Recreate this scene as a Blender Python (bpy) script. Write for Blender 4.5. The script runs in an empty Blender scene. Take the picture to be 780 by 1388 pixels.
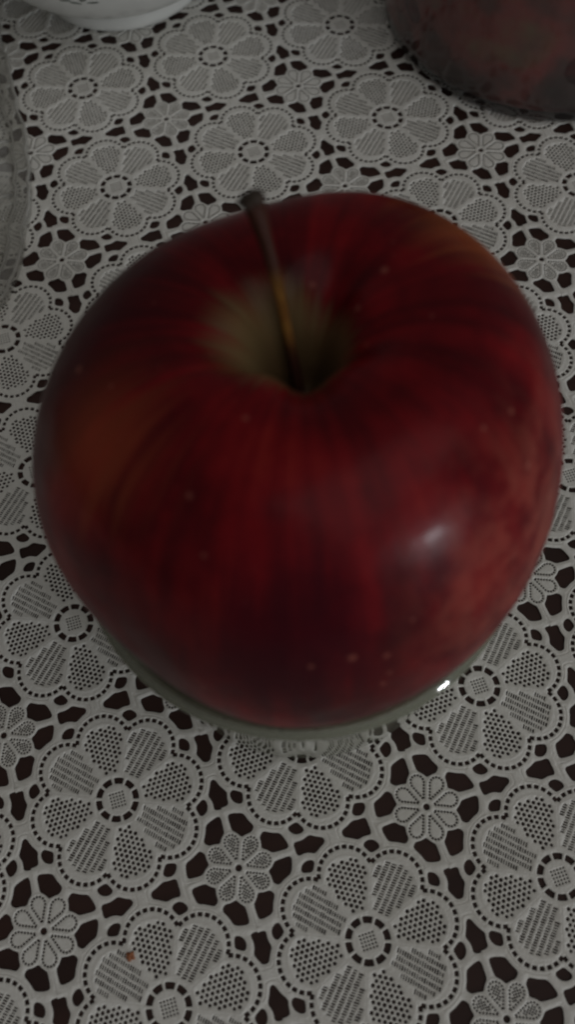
import bpy, bmesh, math, random
import numpy as np
from mathutils import Matrix, Vector

random.seed(4); np.random.seed(4)
CM = 0.01
sc = bpy.context.scene
col = sc.collection

# ------------------------------------------------------------------ camera
CAM = np.array([-0.30378, -24.40742, 20.72780])            # cm above the table
RIGHT = Vector((0.95612747, -0.29072257, -0.03606447))
DOWN = Vector((-0.2786562, -0.86456822, -0.41817762))
FWD = Vector((0.09039348, 0.4098807, -0.90764907))
FPX, CX, CY = 1321.7, 390.0, 694.0                          # focal length in photo pixels, centre
cam = bpy.data.cameras.new('camera')
cam_ob = bpy.data.objects.new('camera', cam); col.objects.link(cam_ob)
m = Matrix.Identity(4)
for r in range(3):
    m[r][0], m[r][1], m[r][2] = RIGHT[r], -DOWN[r], -FWD[r]
    m[r][3] = CAM[r] * CM
cam_ob.matrix_world = m
cam.sensor_fit = 'VERTICAL'; cam.sensor_height = 24.0
cam.lens = 24.0 * FPX / 1388.0
cam.clip_start = 0.005; cam.clip_end = 50.0
cam.dof.use_dof = True
cam.dof.focus_distance = 0.222
cam.dof.aperture_fstop = cam.lens / 2.3                     # a 2.3 mm wide pupil
sc.camera = cam_ob

# ------------------------------------------------------------------ light and exposure
world = bpy.data.worlds.new('World'); sc.world = world; world.use_nodes = True
bg = world.node_tree.nodes['Background']
bg.inputs['Color'].default_value = (1.0, 0.975, 0.93, 1); bg.inputs['Strength'].default_value = 0.10

def area_light(name, pos, target, sx, sy, watts, colour):
    l = bpy.data.lights.new(name, 'AREA'); l.shape = 'RECTANGLE'; l.size = sx; l.size_y = sy
    l.energy = watts; l.color = colour
    o = bpy.data.objects.new(name, l); col.objects.link(o)
    o.location = pos
    o.rotation_euler = (Vector(target) - Vector(pos)).to_track_quat('-Z', 'Y').to_euler()
    return o
AP = Vector((0.0158, -0.1748, 0.07))
area_light('window_light', AP + Vector((0.96, -1.40, 0.06)), AP, 0.13, 0.20, 7.5, (0.90, 0.95, 1.0))
area_light('fill_light', AP + Vector((0.42, -0.60, 1.20)), AP + Vector((-.10, 0, 0)), 1.6, 1.3, 4.1, (1.0, 0.97, 0.93))  # added soft fill for the cloth, from no visible lamp

sc.view_settings.view_transform = 'Standard'
sc.view_settings.look = 'None'
sc.view_settings.exposure = 0.0
sc.view_settings.gamma = 1.0
sc.view_settings.use_curve_mapping = False
sc.render.engine = 'CYCLES'
sc.cycles.max_bounces = 12; sc.cycles.transmission_bounces = 10; sc.cycles.transparent_max_bounces = 12
sc.cycles.use_denoising = True
sc.cycles.filter_width = 2.1          # the phone's soft lens
sc.cycles.sample_clamp_indirect = 4.0

# ------------------------------------------------------------------ helpers
def link(o, parent=None):
    col.objects.link(o)
    if parent is not None: o.parent = parent
    return o
def tag(o, label=None, cat=None, group=None, kind=None):
    if label: o['label'] = label
    if cat: o['category'] = cat
    if group: o['group'] = group
    if kind: o['kind'] = kind
    return o
def empty(name, loc=(0, 0, 0)):
    o = bpy.data.objects.new(name, None); o.empty_display_size = 0.02; o.location = loc
    return link(o)
def mesh_ob(name, verts, faces, mat, parent=None, smooth=True):
    me = bpy.data.meshes.new(name); me.from_pydata([tuple(v) for v in verts], [], faces); me.update()
    if smooth: me.polygons.foreach_set('use_smooth', [True] * len(me.polygons))
    me.materials.append(mat)
    return link(bpy.data.objects.new(name, me), parent)
def lathe(profile, n=96, mod=None):
    """closed surface of revolution from (r, z) in cm; r == 0 makes a pole. mod(phi, k, r, z) -> (r, z)"""
    V, F, rows = [], [], []
    for k, (r, z) in enumerate(profile):
        if r <= 1e-6:
            rows.append([len(V)]); V.append((0, 0, z * CM)); continue
        row = []
        for a in range(n):
            p = 2 * math.pi * a / n
            rr, zz = mod(p, k, r, z) if mod else (r, z)
            row.append(len(V)); V.append((rr * math.cos(p) * CM, rr * math.sin(p) * CM, zz * CM))
        rows.append(row)
    for A, B in zip(rows, rows[1:]):
        if len(A) == 1 and len(B) == 1: continue
        for a in range(n):
            b = (a + 1) % n
            if len(A) == 1: F.append((A[0], B[b], B[a]))
            elif len(B) == 1: F.append((A[a], A[b], B[0]))
            else: F.append((A[a], A[b], B[b], B[a]))
    return V, F
def spline(pts, n):
    pts = np.array(pts, float)
    t = np.r_[0, np.cumsum(np.hypot(*np.diff(pts, axis=0).T))]; t /= t[-1]
    s = np.linspace(0, 1, n); mm = np.gradient(pts, t, axis=0)
    k = np.clip(np.searchsorted(t, s, side='right') - 1, 0, len(t) - 2)
    h = (t[k + 1] - t[k]); u = ((s - t[k]) / h)[:, None]; h = h[:, None]
    return ((2*u**3 - 3*u**2 + 1) * pts[k] + (u**3 - 2*u**2 + u) * h * mm[k]
            + (-2*u**3 + 3*u**2) * pts[k+1] + (u**3 - u**2) * h * mm[k+1])
def project(x, y, z):
    d = np.array([x, y, z]) - CAM
    w = d @ np.array(FWD)
    return CX + FPX * (d @ np.array(RIGHT)) / w, CY + FPX * (d @ np.array(DOWN)) / w

# node helpers
def new_mat(name):
    mt = bpy.data.materials.new(name); mt.use_nodes = True
    nt = mt.node_tree; b = nt.nodes['Principled BSDF']
    return mt, nt, b
def N(nt, t, **kw):
    n = nt.nodes.new(t)
    for k, v in kw.items():
        if k in n.inputs: n.inputs[k].default_value = v
        else: setattr(n, k, v)
    return n
def L(nt, a, b): nt.links.new(a, b)
def ramp(nt, fac, stops):
    n = nt.nodes.new('ShaderNodeValToRGB'); e = n.color_ramp.elements
    while len(e) < len(stops): e.new(0.5)
    for q, (p, c) in zip(e, stops): q.position = p; q.color = (*c, 1)
    L(nt, fac, n.inputs['Fac']); return n.outputs['Color']
def mix(nt, fac, a, b, mode='MIX'):
    n = nt.nodes.new('ShaderNodeMix'); n.data_type = 'RGBA'; n.blend_type = mode
    for s, v in ((n.inputs[0], fac), (n.inputs[6], a), (n.inputs[7], b)):
        if hasattr(v, 'is_linked') or hasattr(v, 'links'): L(nt, v, s)
        elif isinstance(v, (int, float)): s.default_value = v
        else: s.default_value = (*v, 1)
    return n.outputs[2]
def maths(nt, op, a, b=None, clamp=False):
    n = nt.nodes.new('ShaderNodeMath'); n.operation = op; n.use_clamp = clamp
    for s, v in ((n.inputs[0], a), (n.inputs[1], b)):
        if v is None: continue
        if isinstance(v, (int, float)): s.default_value = v
        else: L(nt, v, s)
    return n.outputs[0]
def vmath(nt, op, a, b=None):
    n = nt.nodes.new('ShaderNodeVectorMath'); n.operation = op
    for s, v in ((n.inputs[0], a), (n.inputs[1], b)):
        if v is None: continue
        if isinstance(v, (tuple, list)): s.default_value = v
        else: L(nt, v, s)
    return n
def maprange(nt, v, a, b, c=0.0, d=1.0):
    n = nt.nodes.new('ShaderNodeMapRange'); n.interpolation_type = 'SMOOTHSTEP'
    L(nt, v, n.inputs[0])
    for k, x in zip((1, 2, 3, 4), (a, b, c, d)): n.inputs[k].default_value = x
    return n.outputs[0]

# ------------------------------------------------------------------ materials
def mat_lace():
    mt, nt, b = new_mat('white_lace')
    geo = N(nt, 'ShaderNodeNewGeometry')
    big = N(nt, 'ShaderNodeTexNoise', Scale=22.0, Detail=3.0); L(nt, geo.outputs['Position'], big.inputs['Vector'])
    fine = N(nt, 'ShaderNodeTexNoise', Scale=900.0, Detail=4.0); L(nt, geo.outputs['Position'], fine.inputs['Vector'])
    c = ramp(nt, big.outputs['Fac'], [(0.3, (0.68, 0.67, 0.63)), (0.7, (0.77, 0.765, 0.735))])
    c = mix(nt, maprange(nt, fine.outputs['Fac'], 0.3, 0.7, 0.0, 0.30), c, (0.55, 0.54, 0.505))
    L(nt, c, b.inputs['Base Color'])
    b.inputs['Roughness'].default_value = 0.72
    b.inputs['Specular IOR Level'].default_value = 0.25
    weave = N(nt, 'ShaderNodeTexVoronoi', Scale=2600.0); L(nt, geo.outputs['Position'], weave.inputs['Vector'])
    s = maths(nt, 'ADD', fine.outputs['Fac'], maths(nt, 'MULTIPLY', weave.outputs['Distance'], 0.5))
    bp = N(nt, 'ShaderNodeBump', Strength=0.55, Distance=0.0002); L(nt, s, bp.inputs['Height'])
    L(nt, bp.outputs['Normal'], b.inputs['Normal'])
    return mt
def mat_table():
    mt, nt, b = new_mat('dark_brown_wood')
    geo = N(nt, 'ShaderNodeNewGeometry')
    mp = N(nt, 'ShaderNodeMapping'); mp.inputs['Scale'].default_value = (3, 40, 3); mp.inputs['Rotation'].default_value = (0, 0, 0.4)
    L(nt, geo.outputs['Position'], mp.inputs['Vector'])
    nz = N(nt, 'ShaderNodeTexNoise', Scale=3.0, Detail=6.0); L(nt, mp.outputs['Vector'], nz.inputs['Vector'])
    L(nt, ramp(nt, nz.outputs['Fac'], [(0.3, (0.026, 0.012, 0.010)), (0.7, (0.050, 0.023, 0.018))]), b.inputs['Base Color'])
    b.inputs['Roughness'].default_value = 0.55
    b.inputs['Specular IOR Level'].default_value = 0.25
    return mt
def mat_apple(name='apple_skin', dark=1.0):
    mt, nt, b = new_mat(name)
    tc = N(nt, 'ShaderNodeTexCoord')
    p = vmath(nt, 'SCALE', tc.outputs['Object']); p.inputs['Scale'].default_value = 25.0      # one unit = 4 cm
    P = p.outputs[0]
    sep = N(nt, 'ShaderNodeSeparateXYZ'); L(nt, P, sep.inputs[0])
    X, Y, Z = sep.outputs
    flat = N(nt, 'ShaderNodeCombineXYZ'); L(nt, X, flat.inputs[0]); L(nt, Y, flat.inputs[1])
    rad = vmath(nt, 'LENGTH', flat.outputs[0]).outputs['Value']
    unit = vmath(nt, 'NORMALIZE', flat.outputs[0]).outputs[0]
    # streaks run from the stem to the calyx
    def streak(scale, zs, detail, seed):
        cz = N(nt, 'ShaderNodeCombineXYZ'); L(nt, maths(nt, 'ADD', maths(nt, 'MULTIPLY', Z, zs), seed), cz.inputs[2])
        v = vmath(nt, 'ADD', unit, cz.outputs[0]).outputs[0]
        n = N(nt, 'ShaderNodeTexNoise', Scale=scale, Detail=detail, Roughness=0.6); L(nt, v, n.inputs['Vector'])
        return n.outputs['Fac']
    s1 = streak(3.4, 0.25, 3.0, 3.1); s2 = streak(13.0, 0.12, 3.0, 7.7); s3 = streak(40.0, 0.10, 2.0, 1.3)
    patch = N(nt, 'ShaderNodeTexNoise', Scale=2.3, Detail=7.0, Roughness=0.62); L(nt, P, patch.inputs['Vector'])
    t = maths(nt, 'ADD', maths(nt, 'MULTIPLY', s1, 0.30), maths(nt, 'MULTIPLY', s2, 0.13))
    t = maths(nt, 'ADD', t, maths(nt, 'MULTIPLY', s3, 0.05))
    t = maths(nt, 'ADD', t, maths(nt, 'MULTIPLY', patch.outputs['Fac'], 0.52))
    c = ramp(nt, t, [(0.36, (0.034, 0.0017, 0.0036)), (0.47, (0.090, 0.0024, 0.0052)),
                     (0.56, (0.165, 0.0042, 0.0072)), (0.68, (0.260, 0.0170, 0.0130))])
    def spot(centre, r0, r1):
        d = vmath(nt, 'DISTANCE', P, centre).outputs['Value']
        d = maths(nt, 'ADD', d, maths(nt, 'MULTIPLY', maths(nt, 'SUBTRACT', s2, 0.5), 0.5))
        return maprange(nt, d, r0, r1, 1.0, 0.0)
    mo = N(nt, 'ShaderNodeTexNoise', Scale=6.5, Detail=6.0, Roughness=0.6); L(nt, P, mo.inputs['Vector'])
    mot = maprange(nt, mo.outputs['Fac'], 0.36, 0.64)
    # less coloured and dark skin patches; some shading and haze put in their colour
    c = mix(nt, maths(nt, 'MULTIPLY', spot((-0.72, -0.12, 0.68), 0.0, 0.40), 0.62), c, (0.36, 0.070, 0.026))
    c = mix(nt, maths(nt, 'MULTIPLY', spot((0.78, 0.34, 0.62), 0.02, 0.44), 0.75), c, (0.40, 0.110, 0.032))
    c = mix(nt, maths(nt, 'MULTIPLY', spot((0.62, -0.72, 0.22), 0.10, 0.78), maths(nt, 'MULTIPLY', mot, 0.60)), c, (0.34, 0.075, 0.052))  # mottled pinkish skin, with the glossy haze painted into its colour
    c = mix(nt, maths(nt, 'MULTIPLY', spot((-0.62, 0.34, 0.62), 0.20, 0.68), 0.85), c, (0.030, 0.0022, 0.0040))  # dark red skin, with upper-left shading also put into the colour
    c = mix(nt, maths(nt, 'MULTIPLY', spot((-0.36, -0.84, 0.34), 0.10, 0.55), 0.75), c, (0.036, 0.0022, 0.0062))  # dark red patch, partly shading painted into the skin
    # green yellow flesh tone round the stem
    top = maprange(nt, Z, 0.2, 0.4)
    edge = maths(nt, 'ADD', rad, maths(nt, 'MULTIPLY', maths(nt, 'SUBTRACT', s2, 0.5), 0.14))
    edge = maths(nt, 'ADD', edge, maths(nt, 'MULTIPLY', maths(nt, 'SUBTRACT', s3, 0.5), 0.06))
    edge = maths(nt, 'ADD', edge, maths(nt, 'MULTIPLY', X, 0.25))
    edge = maths(nt, 'SUBTRACT', edge, maths(nt, 'MULTIPLY', Y, 0.06))
    g = maths(nt, 'MULTIPLY', maprange(nt, edge, 0.10, 0.27, 1.0, 0.0), top)
    c = mix(nt, maths(nt, 'MULTIPLY', g, 0.85), c, (0.22, 0.165, 0.075))
    rus = maths(nt, 'MULTIPLY', maprange(nt, rad, 0.07, 0.22, 1.0, 0.0), top)
    c = mix(nt, maths(nt, 'MULTIPLY', rus, 0.85), c, (0.060, 0.032, 0.016))
    # lenticels
    vo = N(nt, 'ShaderNodeTexVoronoi', Scale=8.5); L(nt, P, vo.inputs['Vector'])
    cs = N(nt, 'ShaderNodeSeparateColor'); L(nt, vo.outputs['Color'], cs.inputs[0])
    size = maths(nt, 'MULTIPLY', cs.outputs[0], 0.19)
    lent = maths(nt, 'GREATER_THAN', maths(nt, 'SUBTRACT', size, vo.outputs['Distance']), 0.045)
    lsoft = maprange(nt, maths(nt, 'SUBTRACT', size, vo.outputs['Distance']), 0.0, 0.10)
    c = mix(nt, maths(nt, 'MULTIPLY', lsoft, 0.38), c, (0.36, 0.12, 0.085))
    if dark != 1.0: c = mix(nt, 1.0, c, (dark, dark, dark), 'MULTIPLY')
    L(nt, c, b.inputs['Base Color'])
    waxn = N(nt, 'ShaderNodeTexNoise', Scale=5.0, Detail=5.0); L(nt, P, waxn.inputs['Vector'])
    L(nt, maprange(nt, waxn.outputs['Fac'], 0.3, 0.7, 0.34, 0.46), b.inputs['Roughness'])
    b.inputs['Specular IOR Level'].default_value = 0.09
    b.inputs['Coat Weight'].default_value = 0.085
    b.inputs['Coat Roughness'].default_value = 0.20
    bz = N(nt, 'ShaderNodeTexNoise', Scale=9.0, Detail=5.0); L(nt, P, bz.inputs['Vector'])
    hgt = maths(nt, 'ADD', bz.outputs['Fac'], maths(nt, 'MULTIPLY', lsoft, 0.25))
    bp = N(nt, 'ShaderNodeBump', Strength=0.10, Distance=0.0012); L(nt, hgt, bp.inputs['Height'])
    L(nt, bp.outputs['Normal'], b.inputs['Normal']); L(nt, bp.outputs['Normal'], b.inputs['Coat Normal'])
    return mt
def mat_stem():
    mt, nt, b = new_mat('stem_wood')
    tc = N(nt, 'ShaderNodeTexCoord')
    nz = N(nt, 'ShaderNodeTexNoise', Scale=350.0, Detail=4.0); L(nt, tc.outputs['Object'], nz.inputs['Vector'])
    c = ramp(nt, nz.outputs['Fac'], [(0.3, (0.17, 0.066, 0.018)), (0.7, (0.34, 0.17, 0.042))])
    sz = N(nt, 'ShaderNodeSeparateXYZ'); L(nt, tc.outputs['Object'], sz.inputs[0])
    gold = maths(nt, 'MULTIPLY', maprange(nt, sz.outputs[2], 0.0225, 0.0275), maprange(nt, sz.outputs[2], 0.0310, 0.0360, 1.0, 0.0))
    c = mix(nt, gold, mix(nt, nz.outputs['Fac'], (0.028, 0.010, 0.007), (0.060, 0.019, 0.011)), c)
    L(nt, c, b.inputs['Base Color'])
    b.inputs['Roughness'].default_value = 0.6; b.inputs['Specular IOR Level'].default_value = 0.15
    bp = N(nt, 'ShaderNodeBump', Strength=0.5, Distance=0.0003); L(nt, nz.outputs['Fac'], bp.inputs['Height'])
    L(nt, bp.outputs['Normal'], b.inputs['Normal'])
    return mt
def mat_glass(name, colour, rough=0.02, ior=1.48, clear=1.0):
    mt, nt, b = new_mat(name)
    b.inputs['Base Color'].default_value = (*colour, 1)
    b.inputs['Roughness'].default_value = rough
    b.inputs['Transmission Weight'].default_value = clear
    b.inputs['IOR'].default_value = ior
    return mt
def mat_film(name, haze, tint, rough=0.12):
    """thin clear plastic: mostly see-through, a little milky, glossy at a grazing angle"""
    mt = bpy.data.materials.new(name); mt.use_nodes = True; nt = mt.node_tree; nt.nodes.clear()
    out = N(nt, 'ShaderNodeOutputMaterial')
    tr = N(nt, 'ShaderNodeBsdfTransparent', Color=(*tint, 1))
    df = N(nt, 'ShaderNodeBsdfDiffuse', Color=(0.62, 0.61, 0.58, 1))
    tl = N(nt, 'ShaderNodeBsdfTranslucent', Color=(0.62, 0.61, 0.58, 1))
    gl = N(nt, 'ShaderNodeBsdfGlossy', Color=(1, 1, 1, 1), Roughness=rough)
    m0 = N(nt, 'ShaderNodeMixShader', Fac=0.5); L(nt, df.outputs[0], m0.inputs[1]); L(nt, tl.outputs[0], m0.inputs[2])
    geo = N(nt, 'ShaderNodeNewGeometry')
    nz = N(nt, 'ShaderNodeTexNoise', Scale=140.0, Detail=5.0); L(nt, geo.outputs['Position'], nz.inputs['Vector'])
    m1 = N(nt, 'ShaderNodeMixShader'); L(nt, maprange(nt, nz.outputs['Fac'], 0.3, 0.75, haze * 0.6, haze * 1.4), m1.inputs[0])
    L(nt, tr.outputs[0], m1.inputs[1]); L(nt, m0.outputs[0], m1.inputs[2])
    lw = N(nt, 'ShaderNodeLayerWeight', Blend=0.5)
    fr = N(nt, 'ShaderNodeMath', operation='MULTIPLY_ADD'); L(nt, maths(nt, 'POWER', lw.outputs['Facing'], 3.0), fr.inputs[0]); fr.inputs[1].default_value = 0.45; fr.inputs[2].default_value = 0.04
    m2 = N(nt, 'ShaderNodeMixShader'); L(nt, fr.outputs[0], m2.inputs[0]); L(nt, m1.outputs[0], m2.inputs[1]); L(nt, gl.outputs[0], m2.inputs[2])
    bp = N(nt, 'ShaderNodeBump', Strength=0.3, Distance=0.001); L(nt, nz.outputs['Fac'], bp.inputs['Height'])
    L(nt, bp.outputs['Normal'], gl.inputs['Normal'])
    L(nt, m2.outputs[0], out.inputs[0])
    return mt
def mat_china():
    mt, nt, b = new_mat('white_china')
    tc = N(nt, 'ShaderNodeTexCoord')
    nz = N(nt, 'ShaderNodeTexNoise', Scale=60.0, Detail=4.0); L(nt, tc.outputs['Object'], nz.inputs['Vector'])
    L(nt, ramp(nt, nz.outputs['Fac'], [(0.3, (0.60, 0.60, 0.57)), (0.7, (0.66, 0.66, 0.63))]), b.inputs['Base Color'])
    b.inputs['Roughness'].default_value = 0.22
    return mt
def mat_plain(name, colour, rough=0.6):
    mt, nt, b = new_mat(name)
    tc = N(nt, 'ShaderNodeTexCoord')
    nz = N(nt, 'ShaderNodeTexNoise', Scale=300.0, Detail=3.0); L(nt, tc.outputs['Object'], nz.inputs['Vector'])
    L(nt, mix(nt, maprange(nt, nz.outputs['Fac'], 0.3, 0.7), colour, tuple(0.7 * v for v in colour)), b.inputs['Base Color'])
    b.inputs['Roughness'].default_value = rough
    return mt

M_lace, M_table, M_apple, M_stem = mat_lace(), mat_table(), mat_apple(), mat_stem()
M_glass = mat_glass('clear_glass', (0.56, 0.57, 0.46), rough=0.05, clear=0.74)
M_jar = mat_glass('jar_glass', (0.90, 0.90, 0.86), rough=0.12, clear=0.98)
M_film = mat_film('clear_plastic', 0.24, (0.98, 0.98, 0.97), rough=0.05)
M_china = mat_china()

# ------------------------------------------------------------------ table
def table_top():
    bm = bmesh.new()
    bmesh.ops.create_cube(bm, size=1.0)
    bmesh.ops.scale(bm, vec=(1.2, 0.8, 0.03), verts=bm.verts)
    bmesh.ops.translate(bm, vec=(0.02, -0.12, -0.0152), verts=bm.verts)
    bmesh.ops.bevel(bm, geom=bm.edges[:], offset=0.004, segments=3, affect='EDGES')
    me = bpy.data.meshes.new('table_top'); bm.to_mesh(me); bm.free(); me.materials.append(M_table)
    o = link(bpy.data.objects.new('table_top', me))
    tag(o, 'dark brown wooden table top showing through the lace holes', kind='structure')
table_top()

# ------------------------------------------------------------------ lace tablecloth
PER = 4.0                      # cm, one repeat of the pattern
SHX, ASP = -0.0244, 1.01274    # the cloth is pulled very slightly out of square
THICK = 0.050                  # cm
RES = 400                      # samples per repeat

def to_world(x, y): return (x + SHX * y) * PER, ASP * y * PER

def blur(f, sig):
    k = np.arange(-int(3*sig), int(3*sig)+1); w = np.exp(-k*k/(2*sig*sig)); w /= w.sum(); n = len(k)//2
    g = np.pad(f, n, mode='edge')
    g = sum(wi * g[i:i+f.shape[0], :] for i, wi in enumerate(w))
    return sum(wi * g[:, i:i+f.shape[1]] for i, wi in enumerate(w))
def hyp(a, b): return np.sqrt(a*a + b*b)
def rbox(a, b, ha, hb, r):
    qa, qb = np.abs(a) - (ha - r), np.abs(b) - (hb - r)
    return hyp(np.maximum(qa, 0), np.maximum(qb, 0)) + np.minimum(np.maximum(qa, qb), 0) - r
S8, C8 = math.sin(math.pi/8), math.cos(math.pi/8)
def hsh(a, b): v = np.sin(a*127.1 + b*311.7) * 43758.5453; return v - np.floor(v)

def petal_sdf(u, v):
    d = u * S8 - np.abs(v) * C8
    return np.maximum(np.maximum(np.where(u > .275, hyp(u - .275, v), np.abs(v)) - .117, .138 - u), .016 - d)
def drop_sdf(u, v):
    d = u * S8 - np.abs(v) * C8
    return np.maximum(np.maximum(np.where(u > .130, hyp(u - .130, v), np.abs(v)) - .039, .030 - u), .0095 - d)
# dots along the edge of a rosette petal
def drop_dots():
    g = np.linspace(0, 2*np.pi, 721); pts = []
    for t in g:
        lo, hi = 0.0, 0.09
        for _ in range(30):
            mid = (lo + hi) / 2
            if drop_sdf(np.array(.115 + mid*math.cos(t)), np.array(mid*math.sin(t))) < -.006: lo = mid
            else: hi = mid
        pts.append((.115 + lo*math.cos(t), lo*math.sin(t)))
    pts = np.array(pts); s = np.r_[0, np.cumsum(np.hypot(*np.diff(pts, axis=0).T))]
    n = int(s[-1] / .0155); q = np.linspace(0, s[-1], n + 1)[:-1]
    return np.c_[np.interp(q, s, pts[:, 0]), np.interp(q, s, pts[:, 1])]
DROP = drop_dots()

def fields(x, y, kind):
    """x, y in repeats, a flower centre at the origin, rosettes at the half points.
    kind: 0 dotted rosettes, 1 outlined rosettes. Returns solid field and region fields."""
    r = hyp(x, y); th = np.arctan2(y, x)
    k = np.round(th / (np.pi/4)); al = th - k*np.pi/4
    u, v = r*np.cos(al), r*np.sin(al); odd = (np.mod(k, 2) > .5)
    pf = petal_sdf(u, v)
    so = np.minimum(hyp(u - .31, v) - .158, r - .36)
    g = np.mod(th, np.pi/4) - np.pi/8
    w, tt = r*np.cos(g), r*np.sin(g)
    lp = hyp(w - .418, tt)
    # rosette at the corner
    qx, qy = np.abs(x) - .5, np.abs(y) - .5
    R = hyp(qx, qy); t2 = np.arctan2(qy, qx); k2 = np.round(t2/(np.pi/4)); a2 = t2 - k2*np.pi/4
    u2, v2 = R*np.cos(a2), R*np.sin(a2)
    so2 = np.minimum(hyp(u2 - .128, v2) - .056, R - .138)
    tf = drop_sdf(u2, v2)
    # ---- the large holes of the net
    wav = .004*np.sin(23*x + 5*y) + .004*np.sin(19*y - 7*x)
    loop = np.maximum(lp - .050 - .5*wav, .006 - so)
    def longhole(a, b): return np.maximum(np.maximum(.022 + wav - so, .0775 - wav - lp), np.maximum(.046 - np.abs(a), np.abs(a) - .197 + wav))
    lh = np.minimum(np.where(np.abs(y) > .36, longhole(x, y), 1), np.where(np.abs(x) > .36, longhole(y, x), 1))
    bar = np.abs(v2)
    sh = np.maximum(np.maximum(-.003 - so2, R - .266 + wav), np.maximum(.0195 + .5*wav - bar, np.maximum(.0775 + wav - lp, .024 - so)))
    net = blur(np.minimum(np.minimum(loop, lh), sh), 4.2)
    # ---- fine holes
    fine = np.full_like(x, 1.0)
    # dots
    su, sv = .0268, .0232
    for off in (0, .5):
        cu = (np.round(u/su - off) + off)*su; cv = (np.round(v/sv/2 - off) + off)*sv*2
        # two interleaved rectangular lattices make the honeycomb
        rr = .0090 + .0020*(hsh(cu*31 + k, cv*17) - .5)
        d = hyp(u - cu, v - cv) - rr
        fine = np.where(~odd, np.minimum(fine, np.where(petal_sdf(cu, cv) < -.0045, d, 1)), fine)
    # slits in ladders
    us = u + .15*v
    cv = np.round(v/.0315)*.0315
    ph = hsh(np.round(v/.0315) + 3*k, 2.2)
    cu = (np.round(us/.0128 - ph) + ph)*.0128
    ln = .0115*(.78 + .35*hsh(cu*53 + k, cv*29)); tk = .0037*(.75 + .5*hsh(cu*91, cv*57 + k))
    d = rbox(v - cv, us - cu, ln, tk, .003)
    fine = np.where(odd, np.minimum(fine, np.where(petal_sdf(cu - .15*cv, cv) < -.0015, d, 1)), fine)
    # dashes along the scallops
    rho = hyp(u - .31, v); be = np.arctan2(v, u - .31); pit = 2*1.44/11
    bc = np.clip(np.round(be/pit), -5, 5)*pit
    fine = np.minimum(fine, rbox((be - bc)*.137, rho - .137, .0122, .0105, .004))
    # dashes of the eye and the mesh inside it
    pit = 2*np.pi/10; bc = np.round(th/pit)*pit
    fine = np.minimum(fine, rbox((th - bc)*.096, r - .096, .0235, .0160, .006))
    cx, cy = np.round(x/.0165)*.0165, np.round(y/.0165)*.0165
    fine = np.minimum(fine, np.where(hyp(cx, cy) < .047, rbox(x - cx, y - cy, .0048, .0048, .002), 1))
    # rosettes
    fine = np.minimum(fine, R - .017)
    dd = np.full_like(x, 1.0)
    for a, b in DROP: dd = np.minimum(dd, hyp(u2 - a, v2 - b) - (.0055 if kind == 0 else .0062))
    if kind == 0:
        for off in (0, .5):
            cu = (np.round(u2/.017 - off) + off)*.017; cv = (np.round(v2/.017 - off) + off)*.017
            dd = np.minimum(dd, np.where(drop_sdf(cu, cv) < -.017, hyp(u2 - cu, v2 - cv) - .0052, 1))
    fine = np.minimum(fine, dd)
    solid = np.minimum(net, fine)
    # ---- relief: cord along the outlines, sunken petals, double cord in the net
    z = .62 + .38*np.clip(net/.016, 0, 1)**.7
    z -= .30*np.exp(-((net - .020)/.0032)**2)*((so > 0) & (so2 > .004))
    z -= .17*np.clip(-pf/.012, 0, 1)
    z += .10*np.exp(-(pf - .010)**2/.006**2)
    z += .10*np.exp(-(np.abs(v2*0 + tf) - .006)**2/.006**2)*(so2 < 0)
    z -= .10*np.clip(-tf/.012, 0, 1)
    z *= .75 + .25*np.clip(fine/.006, 0, 1)
    return solid, so, pf, so2, tf, k, k2, qx, qy, z

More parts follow.
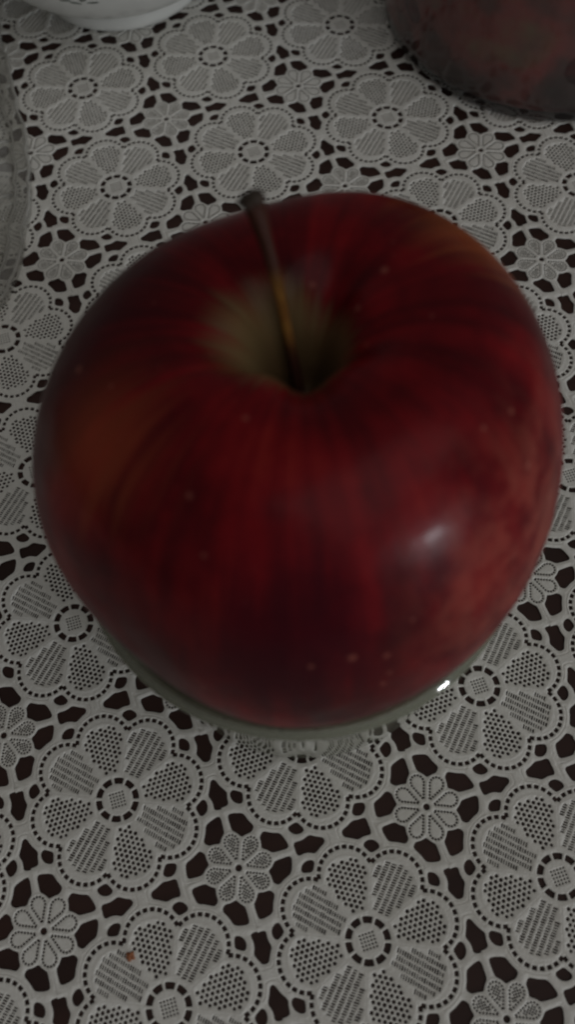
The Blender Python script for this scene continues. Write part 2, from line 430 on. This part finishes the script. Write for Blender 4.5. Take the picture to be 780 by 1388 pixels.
# marching squares
CASES = {}
for c in range(1, 16):
    ins = [bool(c >> b & 1) for b in range(4)]
    poly, seg = [], []
    for b in range(4):
        n = (b + 1) % 4
        if ins[b]: poly.append(b)
        if ins[b] != ins[n]: poly.append(4 + b)
    for a, b in zip(poly, poly[1:] + poly[:1]):
        if a >= 4 and b >= 4: seg.append((a, b))
    CASES[c] = (poly, seg)
def march(name, i0, i1, j0, j1, f, z, solid, origin):
    """mesh of f > 0 over grid nodes i0..i1, j0..j1 (x = i / RES); f, z, solid are [j, i]"""
    f = f.copy(); f[np.abs(f) < 1e-5] = 1e-5
    nx, ny = i1 - i0 + 1, j1 - j0 + 1
    ins = f > 0
    code = (ins[:-1, :-1]*1 + ins[:-1, 1:]*2 + ins[1:, 1:]*4 + ins[1:, :-1]*8)
    gx, gy = np.meshgrid(np.arange(i0, i1+1)/RES, np.arange(j0, j1+1)/RES)
    nid = np.arange(nx*ny).reshape(ny, nx)
    # vertex pool: nodes, horizontal edges, vertical edges
    def lerp(A, sl0, sl1, t): return A[sl0]*(1 - t) + A[sl1]*t
    with np.errstate(divide='ignore', invalid='ignore'):
        th_ = f[:, :-1]/(f[:, :-1] - f[:, 1:]); tv_ = f[:-1]/(f[:-1] - f[1:])
    th_ = np.nan_to_num(np.clip(th_, 0, 1)); tv_ = np.nan_to_num(np.clip(tv_, 0, 1))
    H = [A[:, :-1]*(1-th_) + A[:, 1:]*th_ for A in (gx, gy, z, solid)]
    Vv = [A[:-1]*(1-tv_) + A[1:]*tv_ for A in (gx, gy, z, solid)]
    pool = [np.concatenate([A.ravel(), h.ravel(), v.ravel()]) for A, h, v in zip((gx, gy, z, solid), H, Vv)]
    oh = nx*ny; ov = oh + ny*(nx-1)
    hid = oh + np.arange(ny*(nx-1)).reshape(ny, nx-1); vid = ov + np.arange((ny-1)*nx).reshape(ny-1, nx)
    faces, walls = [], []
    for c, (poly, seg) in CASES.items():
        J, I = np.nonzero(code == c)
        if not len(J): continue
        ids = {0: nid[J, I], 1: nid[J, I+1], 2: nid[J+1, I+1], 3: nid[J+1, I],
               4: hid[J, I], 5: vid[J, I+1], 6: hid[J+1, I], 7: vid[J, I]}
        faces.append(np.stack([ids[q] for q in poly], 1))
        for a, b in seg: walls.append(np.stack([ids[a], ids[b]], 1))
    used = np.unique(np.concatenate([q.ravel() for q in faces]))
    remap = np.full(len(pool[0]), -1); remap[used] = np.arange(len(used))
    X, Y = to_world(pool[0][used] - origin[0], pool[1][used] - origin[1])
    Z = pool[2][used]*THICK
    verts = np.c_[X, Y, Z]
    wl = np.concatenate(walls) if walls else np.zeros((0, 2), int)
    wl = wl[(pool[3][wl[:, 0]] < .0012) & (pool[3][wl[:, 1]] < .0012)] if len(wl) else wl
    wu = np.unique(wl); base = len(verts)
    wm = np.full(len(pool[0]), -1); wm[wu] = np.arange(len(wu))
    wx, wy = to_world(pool[0][wu] - origin[0], pool[1][wu] - origin[1])
    verts = np.concatenate([verts, np.c_[wx, wy, pool[2][wu]*THICK], np.c_[wx, wy, 0*wx]])
    allf = [remap[q] for q in faces]
    if len(wl):
        a, b = wm[wl[:, 0]] + base, wm[wl[:, 1]] + base; n = len(wu)
        allf.append(np.stack([b, a, a + n, b + n], 1))
    me = bpy.data.meshes.new(name)
    sizes = np.concatenate([np.full(len(q), q.shape[1]) for q in allf])
    loops = np.concatenate([q.ravel() for q in allf]); starts = np.r_[0, np.cumsum(sizes)[:-1]]
    me.vertices.add(len(verts)); me.vertices.foreach_set('co', (verts*CM).ravel())
    me.loops.add(len(loops)); me.loops.foreach_set('vertex_index', loops.astype(np.int32))
    me.polygons.add(len(sizes)); me.polygons.foreach_set('loop_start', starts.astype(np.int32))
    me.update(calc_edges=True); me.validate()
    me.polygons.foreach_set('use_smooth', [True]*len(me.polygons))
    me.materials.append(M_lace)
    return me

H2 = RES // 2
def grid(i0, i1, j0, j1):
    x, y = np.meshgrid(np.arange(i0, i1+1)/RES, np.arange(j0, j1+1)/RES)
    return x, y
# the cell [-.5, .5]^2 round a flower
lace = {}
for kind in (0, 1):
    x, y = grid(-H2, H2, -H2, H2)
    solid, so, pf, so2, tf, k, k2, qx, qy, z = fields(x, y, kind)
    if kind == 0:
        lace['net'] = march('lace_net', -H2, H2, -H2, H2, np.minimum(np.minimum(solid, so), so2), z, solid, (0, 0))
        lace['flower'] = march('lace_flower', -H2, H2, -H2, H2, np.minimum(np.minimum(solid, -so), pf), z, solid, (0, 0))
        kk = np.mod(k, 8)
        for p in range(8):
            lace['petal', p] = march('petal', -H2, H2, -H2, H2, np.where(kk == p, np.minimum(solid, -pf), -1), z, solid, (0, 0))
        lace['panel'] = march('lace_panel', -H2, H2, -H2, H2, np.minimum(solid, so2), z, solid, (0, 0))
    # the rosette round (.5, .5): fold the four corners together
    w = int(.2*RES)
    xs, ys = grid(-w, w, -w, w)                      # relative to the rosette
    fx, fy = np.where(xs < 0, xs + .5, xs - .5), np.where(ys < 0, ys + .5, ys - .5)
    solid, so, pf, so2, tf, k, k2, qx, qy, z = fields(fx, fy, kind)
    ang = np.mod(np.round(np.arctan2(ys, xs)/(np.pi/4)), 8)
    lace['rosette', kind] = march('lace_rosette', -w, w, -w, w, np.minimum(np.minimum(solid, -so2), tf), z, solid, (0, 0))
    for p in range(8):
        lace['rosette_petal', kind, p] = march('rosette_petal', -w, w, -w, w, np.where(ang == p, np.minimum(solid, -tf), -1), z, solid, (0, 0))
    lace['rosette_panel', kind] = march('rosette_panel', -w, w, -w, w, np.minimum(solid, -so2), z, solid, (0, 0))

cloth = empty('tablecloth')
tag(cloth, 'white lace tablecloth of big eight petalled flowers and small rosettes on dark table', 'tablecloth')
def lat(i, j): return to_world(i, -j)
def in_view(i, j, rad):
    x, y = lat(i, j)
    for dx in (-rad, 0, rad):
        for dy in (-rad, 0, rad):
            u, v = project(x + dx*PER, y + dy*PER, 0)
            if -6 < u < 786 and -6 < v < 1394: return True
    return False
def put(name, me, i, j, parent):
    o = bpy.data.objects.new(name, me); x, y = lat(i, j)
    o.location = (x*CM, y*CM, 0.0)
    return link(o, parent)
def put_child(name, me, parent): return link(bpy.data.objects.new(name, me), parent)
for j in range(-4, 11):
    for i in range(-6, 9):
        if in_view(i, j, .5):
            put('lace_net', lace['net'], i, j, cloth)
            if in_view(i, j, .46):
                f = put('lace_flower', lace['flower'], i, j, cloth)
                for p in range(8): put_child('petal', lace['petal', p], f)
            else: put('lace_flower', lace['panel'], i, j, cloth)
        else:
            put('lace_panel', lace['panel'], i, j, cloth)
        # rosette at (i + .5, j + .5); the two kinds alternate
        kind = (i + j) % 2
        if in_view(i + .5, j + .5, .17):
            r = put('lace_rosette', lace['rosette', kind], i + .5, j + .5, cloth)
            for p in range(8): put_child('rosette_petal', lace['rosette_petal', kind, p], r)
        else:
            put('lace_rosette', lace['rosette_panel', kind], i + .5, j + .5, cloth)

# ------------------------------------------------------------------ apple
TOP = THICK + 0.002        # cm, upper face of the cloth
AC = np.array([1.5794, -17.4859, 6.9982 + TOP])
TX, TY, ZS, T1, T2 = -0.0998, 0.0205, 0.949, 0.0106, -0.0234
LOBES = {2: (0.0311, 0.0226), 3: (-0.009, 0.0244), 4: (-0.0034, -0.0068), 5: (-0.0069, -0.0014), 6: (0.0063, -0.0021)}
APROF = [(0.0, .42), (0.05, .44), (.095, .54), (.15, .69), (.235, .80), (.35, .858), (.48, .87), (.62, .835), (.78, .70), (.90, .48),
         (.975, .22), (1.0, -.02), (.985, -.22), (.93, -.45), (.83, -.67), (.68, -.84), (.5, -.94), (.35, -.955), (.2, -.90), (.08, -.83), (0, -.81)]
def apple_mesh(name, mat, n=128):
    pr = spline(APROF, 150)
    def mod(p, k, r, z):
        q = r/4
        lob = 1 + sum(A*math.cos(h*p) + B*math.sin(h*p) for h, (A, B) in LOBES.items())
        low = max(0.0, -z/4 - .55)
        lob *= 1 + .10*low*math.cos(5*p + .4)
        fold = .025*math.exp(-((q - .2)/.12)**2)*(z > 0)*(math.sin(5*p + 1) + .6*math.sin(3*p + 2.2))
        return r*lob, z*ZS*(1 + (T1*math.cos(p) + T2*math.sin(p))*q) + fold*4
    V, F = lathe([(max(r, 0)*4, z*4) for r, z in pr], n, mod)
    V[0] = (0, 0, pr[0][1]*4*ZS*CM); V[-1] = (0, 0, pr[-1][1]*4*ZS*CM)
    F = [tuple(reversed(f)) for f in F]
    me = bpy.data.meshes.new(name); me.from_pydata(V, [], F); me.update()
    me.polygons.foreach_set('use_smooth', [True]*len(me.polygons)); me.materials.append(mat)
    return me
ax = Vector((TX, TY, 0)); arot = Matrix.Rotation(ax.length, 3, ax.normalized())
apple = empty('apple')
tag(apple, 'large dark red apple with long bent stem sitting on the rim of a clear glass', 'apple')
apple.location = tuple(AC*CM); apple.rotation_euler = arot.to_euler()
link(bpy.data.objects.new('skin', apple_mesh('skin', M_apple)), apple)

def tube(name, pts, radii, mat, parent, n=18, wob=0.0):
    pts = [Vector(p) for p in pts]; V, F = [], []
    for q, (p, r) in enumerate(zip(pts, radii)):
        t = (pts[min(q+1, len(pts)-1)] - pts[max(q-1, 0)]).normalized()
        a = t.orthogonal().normalized() if q == 0 else (a - t*a.dot(t)).normalized()
        b = t.cross(a)
        for s in range(n):
            g = 2*math.pi*s/n; rr = r*(1 + wob*math.sin(3*g + q*.7) + wob*random.uniform(-.5, .5))
            V.append(p + (a*math.cos(g) + b*math.sin(g))*rr)
    for q in range(len(pts)-1):
        for s in range(n):
            s2 = (s+1) % n; F.append((q*n+s, q*n+s2, (q+1)*n+s2, (q+1)*n+s))
    V.append(pts[0]); F += [(len(V)-1, (s+1) % n, s) for s in range(n)]
    V.append(pts[-1]); o_ = (len(pts)-1)*n; F += [(len(V)-1, o_+s, o_+(s+1) % n) for s in range(n)]
    return mesh_ob(name, V, F, mat, parent)
inv = arot.transposed()
def apple_local(w): return inv @ (Vector(w) - Vector(AC))*CM          # world cm -> local m
tip = Vector((1.47, -15.85, 11.20 + TOP)); foot = Vector(AC) + arot @ Vector((0, 0, .42*4*ZS - .12))
mid1 = foot.lerp(tip, .35) + Vector((.04, -.01, .06)); mid2 = foot.lerp(tip, .72) + Vector((.05, -.02, .06))
ctrl = np.array([foot, mid1, mid2, tip])
def cat3(c, n):
    t = np.array([0, .35, .72, 1.0]); s = np.linspace(0, 1, n)
    co = [np.polyfit(t, c[:, d], 3) for d in range(3)]
    return np.stack([np.polyval(q, s) for q in co], 1)
sp = cat3(ctrl, 26)
rad = [0.100 - .030*math.sin(math.pi*min(1, q/25/.85)) + (.055*max(0, (q/25 - .80)/.20)**1.3) for q in range(26)]
rad[-1] *= .82
tube('stem', [apple_local(p) for p in sp], [r*CM for r in rad], M_stem, apple, wob=.05)
M_tip = mat_plain('stem_tip_bark', (0.035, 0.022, 0.014), .8)
V, F = [], []
bm = bmesh.new(); bmesh.ops.create_icosphere(bm, subdivisions=3, radius=.17*CM)
for v in bm.verts:
    n = v.co.normalized(); v.co *= 1 + .22*math.sin(7*n.x + 3*n.y)*math.cos(6*n.z + 2) + .12*math.sin(13*n.y)
    v.co.z *= .62
for f in bm.faces: f.smooth = True
me = bpy.data.meshes.new('stem_tip'); bm.to_mesh(me); bm.free(); me.materials.append(M_tip)
o = bpy.data.objects.new('stem_tip', me); o.location = apple_local(tip)
o.rotation_euler = (inv @ (tip - mid2)).to_track_quat('Z', 'Y').to_euler(); link(o, apple)

# ------------------------------------------------------------------ the glass under the apple
def glass_cup():
    root = empty('drinking_glass', (1.45*CM, -17.35*CM, TOP*CM))
    tag(root, 'short clear drinking glass with faint flutes holding up the red apple', 'glass')
    h = 5.22
    outer = [(0, 0.10), (2.6, .10), (3.0, .06), (3.22, 0.0), (3.36, .02), (3.43, .12), (3.46, .35), (3.54, 1.2), (3.64, 2.2), (3.74, 3.2), (3.85, 4.05), (3.93, 4.45),
             (3.985, 4.63), (3.995, 4.655), (3.988, 4.667), (3.895, 4.767), (3.885, 4.775), (3.86, 4.779)]
    inner = [(3.81, 4.776), (3.785, 4.75), (3.75, 4.69), (3.68, 4.5), (3.56, 3.5), (3.47, 2.4), (3.36, 1.3), (3.26, .95), (3.05, .78), (2.4, .72), (0, .70)]
    prof = outer + inner
    def mod(p, k, r, z):
        if 6 < k < 11: return r - .030*(.5 + .5*math.cos(24*p))**6, z
        return r, z
    V, F = lathe(prof, 240, mod)
    return mesh_ob('glass_body', V, F, M_glass, root)
glass_cup()

# ------------------------------------------------------------------ china bowl behind
def china_bowl():
    root = empty('china_bowl', (2.23*CM, 4.53*CM, TOP*CM))
    tag(root, 'white glazed china bowl with a small printed sprig, standing on a ring foot', 'bowl')
    outer = [(2.35, .45), (2.45, .05), (2.55, 0.0), (2.70, .02), (2.76, .12), (2.74, .34), (2.72, .46), (2.78, .56), (3.1, .78), (3.7, 1.25), (4.3, 1.95), (4.85, 2.9), (5.3, 4.1), (5.6, 5.4), (5.68, 5.6), (5.62, 5.68)]
    inner = [(5.48, 5.6), (5.15, 4.2), (4.65, 3.0), (4.0, 2.05), (3.2, 1.35), (2.0, .95), (0, .85)]
    prof = spline(outer, 60).tolist() + spline(inner, 30).tolist()
    prof[-1] = (0, .85)
    V, F = lathe([(0, .5)] + prof, 128)
    mesh_ob('bowl_body', V, F, M_china, root)
    # the sprig: small grey green leaves lying on the wall
    M_sprig = mat_plain('sprig_print', (0.20, 0.22, 0.19), .35)
    fo = spline(outer, 400)
    def on_wall(phi, hgt, lift=.006):
        up = fo[(fo[:, 1] > .6) & (np.arange(len(fo)) < 380)]; r = np.interp(hgt, up[:, 1], up[:, 0])
        return Vector((r*math.cos(phi) + lift*math.cos(phi), r*math.sin(phi) + lift*math.sin(phi), hgt - lift))*CM
    def leaf(p0, h0, ang, ln, wd):
        V = []; n = 12
        for s in range(n):
            g = 2*math.pi*s/n; a, b = ln*math.cos(g), wd*math.sin(g)*(1 + .3*math.cos(g))
            dx, dy = a*math.cos(ang) - b*math.sin(ang), a*math.sin(ang) + b*math.cos(ang)
            V.append(on_wall(p0 + dx/3.8, h0 + dy*.6))
        mesh_ob('sprig_leaf', V, [tuple(range(n))], M_sprig, root)
    base = math.radians(-116)
    for a, b, g in ((0, 2.60, .4), (.06, 2.50, 2.6), (.11, 2.66, 1.2), (.04, 2.78, 1.7), (.16, 2.52, .2), (-.05, 2.72, 2.3)):
        leaf(base + a, b, g, .15, .07)
china_bowl()

# ------------------------------------------------------------------ glass jar of fruit
JC = (14.19, -1.33)
def jar():
    root = empty('glass_jar', (JC[0]*CM, JC[1]*CM, TOP*CM))
    tag(root, 'wide cloudy glass jar packed with dark red fruit', 'jar')
    outer = [(0, .15), (4.0, .15), (4.4, .03), (4.6, 0), (4.8, .06), (4.95, .3), (5.02, .8), (5.05, 2), (5.05, 5), (5.05, 8), (5.0, 9.5), (4.95, 11.4), (4.9, 11.55)]
    inner = [(4.75, 11.55), (4.68, 11.4), (4.7, 9.5), (4.72, 8), (4.72, 5), (4.7, 2), (4.64, .75), (4.48, .40), (4.1, .27), (0, .25)]
    V, F = lathe(outer + inner, 128)
    mesh_ob('jar_body', V, F, M_jar, root)
    return root
JAR = jar()

def mat_pulp():
    mt, nt, b = new_mat('dark_fruit_pulp')
    tc = N(nt, 'ShaderNodeTexCoord')
    a = N(nt, 'ShaderNodeTexNoise', Scale=38.0, Detail=4.0); L(nt, tc.outputs['Object'], a.inputs['Vector'])
    v = N(nt, 'ShaderNodeTexNoise', Scale=90.0, Detail=3.0); L(nt, tc.outputs['Object'], v.inputs['Vector'])
    c = ramp(nt, a.outputs['Fac'], [(0.34, (0.045, 0.022, 0.020)), (0.46, (0.11, 0.036, 0.034)), (0.56, (0.28, 0.050, 0.046)), (0.66, (0.22, 0.12, 0.065))])
    c = mix(nt, maprange(nt, v.outputs['Fac'], 0.45, 0.75, 0, .5), c, (0.09, 0.055, 0.045))
    L(nt, c, b.inputs['Base Color']); b.inputs['Roughness'].default_value = .5
    return mt
M_must = mat_pulp()
M_plum = mat_apple('jar_fruit_skin', .75)
def jar_contents(root):
    V, F = lathe([(0, .22), (4.12, .235), (4.51, .37), (4.67, .73), (4.73, 2.0), (4.75, 5), (4.75, 8.0), (4.3, 8.25), (3.0, 8.35), (0, 8.4)], 128)
    mesh_ob('fruit_pulp', V, F, M_must, root)
    me = apple_mesh('jar_fruit', M_plum, 40)
    fruits = [(-105, 1.9, .36, (1, .4, 0)), (-62, 1.7, .40, (.3, 1.2, 0)), (-84, 4.2, .40, (.6, .2, 1)), (-140, 4.6, .38, (.2, .9, 2)),
              (-40, 4.9, .40, (1.4, .3, 1)), (-110, 6.7, .38, (.3, 2.0, 0)), (-70, 6.9, .36, (.9, .9, 2)), (-165, 2.0, .36, (.1, .2, 2))]
    for k, (deg, z, sz, rot) in enumerate(fruits):
        o = bpy.data.objects.new('fruit', me); r = 4.79 - 4*sz
        o.location = (r*math.cos(math.radians(deg))*CM, r*math.sin(math.radians(deg))*CM, z*CM)
        o.scale = (sz,)*3; o.rotation_euler = rot
        link(o, root)
jar_contents(JAR)

# ------------------------------------------------------------------ clear plastic box at the edge of the picture
def plastic_box():
    root = empty('plastic_box', (-5.5*CM, -.5*CM, TOP*CM))
    tag(root, 'clear plastic food box with cut corners and ribbed walls', 'box')
    ox, oy = -5.5, -.5
    # outline of the flange, cut corner towards the apple
    ring0 = [(-1.95, 5.0), (-1.96, 2.4), (-1.97, -.6), (-2.05, -2.6), (-2.25, -3.7), (-2.75, -5.4), (-3.10, -6.3), (-3.7, -7.2), (-5.0, -8.0), (-7.5, -8.2),
             (-9.6, -7.3), (-10.8, -5.4), (-11.0, -2), (-11.0, 3), (-10.6, 5.4), (-9.0, 6.6), (-6, 6.8), (-3.4, 6.6), (-2.3, 6.0)]
    P0 = np.array(ring0); P0 = np.r_[P0, P0[:1]]
    P0 = spline(P0, 181)[:-1]; n = len(P0)
    cen = np.array([-6.4, -.7])
    ii = np.arange(n)*2*math.pi/n
    CR = .05*np.sin(17*ii + 1) + .05*np.sin(29*ii + 2) + .035*np.sin(47*ii) + .03*np.sin(71*ii + .5)      # the thin sheet is crumpled
    def off(d, z, rib=0.0):
        T = np.roll(P0, -2, 0) - np.roll(P0, 2, 0); T /= np.linalg.norm(T, axis=1)[:, None]
        Nn = np.c_[-T[:, 1], T[:, 0]]; s = np.sign(((cen - P0)*Nn).sum(1)).mean()
        q = P0 + s*Nn*(d + CR*(.3 + z) + rib*(.5 + .5*np.sin(np.arange(n)*2*math.pi/6)))[:, None]
        return np.c_[q - [ox, oy], np.full(n, z)]
    def sheet(name, rows, th):
        V = np.concatenate(rows)*CM; F = []
        for r in range(len(rows)-1):
            for s in range(n):
                F.append((r*n+s, r*n+(s+1) % n, (r+1)*n+(s+1) % n, (r+1)*n+s))
        o = mesh_ob(name, V, F, M_film, root)
        md = o.modifiers.new('thickness', 'SOLIDIFY'); md.thickness = th*CM
        return o
    sheet('flange', [off(0, .03), off(.0, .28), off(.05, .34), off(.10, .28), off(.30, .26), off(.34, .33), off(.40, .24)], .03)
    sheet('wall', [off(.43, .22), off(.50, .4, .05), off(.70, .8, .16), off(.90, 1.3, .16), off(1.05, 1.6, .08), off(1.2, 1.7), off(1.5, 1.72)], .02)
    # rolled edges and stiffening ribs catch the light
    def edge_tube(name, pts, r): return tube(name, [Vector(p)*CM for p in pts], [r*CM]*len(pts), M_edge, root, n=8)
    M_edge = mat_film('plastic_edge', 0.90, (0.96, 0.96, 0.95), rough=0.08)
    for d, z, r in ((.0, .30, .045), (.37, .30, .040), (1.2, 1.72, .05)):
        q = off(d, z); edge_tube('rolled_edge', np.r_[q, q[:1]], r)
    lo, mid, hi = off(.46, .32), off(.70, .85), off(1.18, 1.70)
    for s0 in range(2, n, 9):
        e = (s0 + 3) % n
        edge_tube('rib', [lo[s0], (lo[s0] + mid[e])/2 + [0, 0, .05], mid[e], hi[e]], .045)
    top = off(1.52, 1.72); V = np.concatenate([top, [[cen[0]-ox, cen[1]-oy, 1.65]]])*CM
    o = mesh_ob('lid_panel', V, [(s, (s+1) % n, n) for s in range(n)], M_film, root, smooth=False)
    md = o.modifiers.new('thickness', 'SOLIDIFY'); md.thickness = .03*CM
plastic_box()

# ------------------------------------------------------------------ crumb
def crumb():
    bm = bmesh.new(); bmesh.ops.create_icosphere(bm, subdivisions=3, radius=.075*CM)
    for v in bm.verts:
        n = v.co.normalized()
        v.co *= 1 + .35*math.sin(5*n.x + 2*n.z + 1)*math.cos(4*n.y) + .15*math.sin(11*n.z + 3*n.x)
        v.co.z *= .55
    for f in bm.faces: f.smooth = True
    me = bpy.data.meshes.new('crumb'); bm.to_mesh(me); bm.free()
    me.materials.append(mat_plain('crumb_orange', (0.36, 0.13, 0.055), .7))
    o = bpy.data.objects.new('crumb', me); o.location = (-3.91*CM, -23.22*CM, (TOP + .03)*CM)
    tag(link(o), 'tiny orange crumb lying on a white lace flower', 'crumb')
crumb()
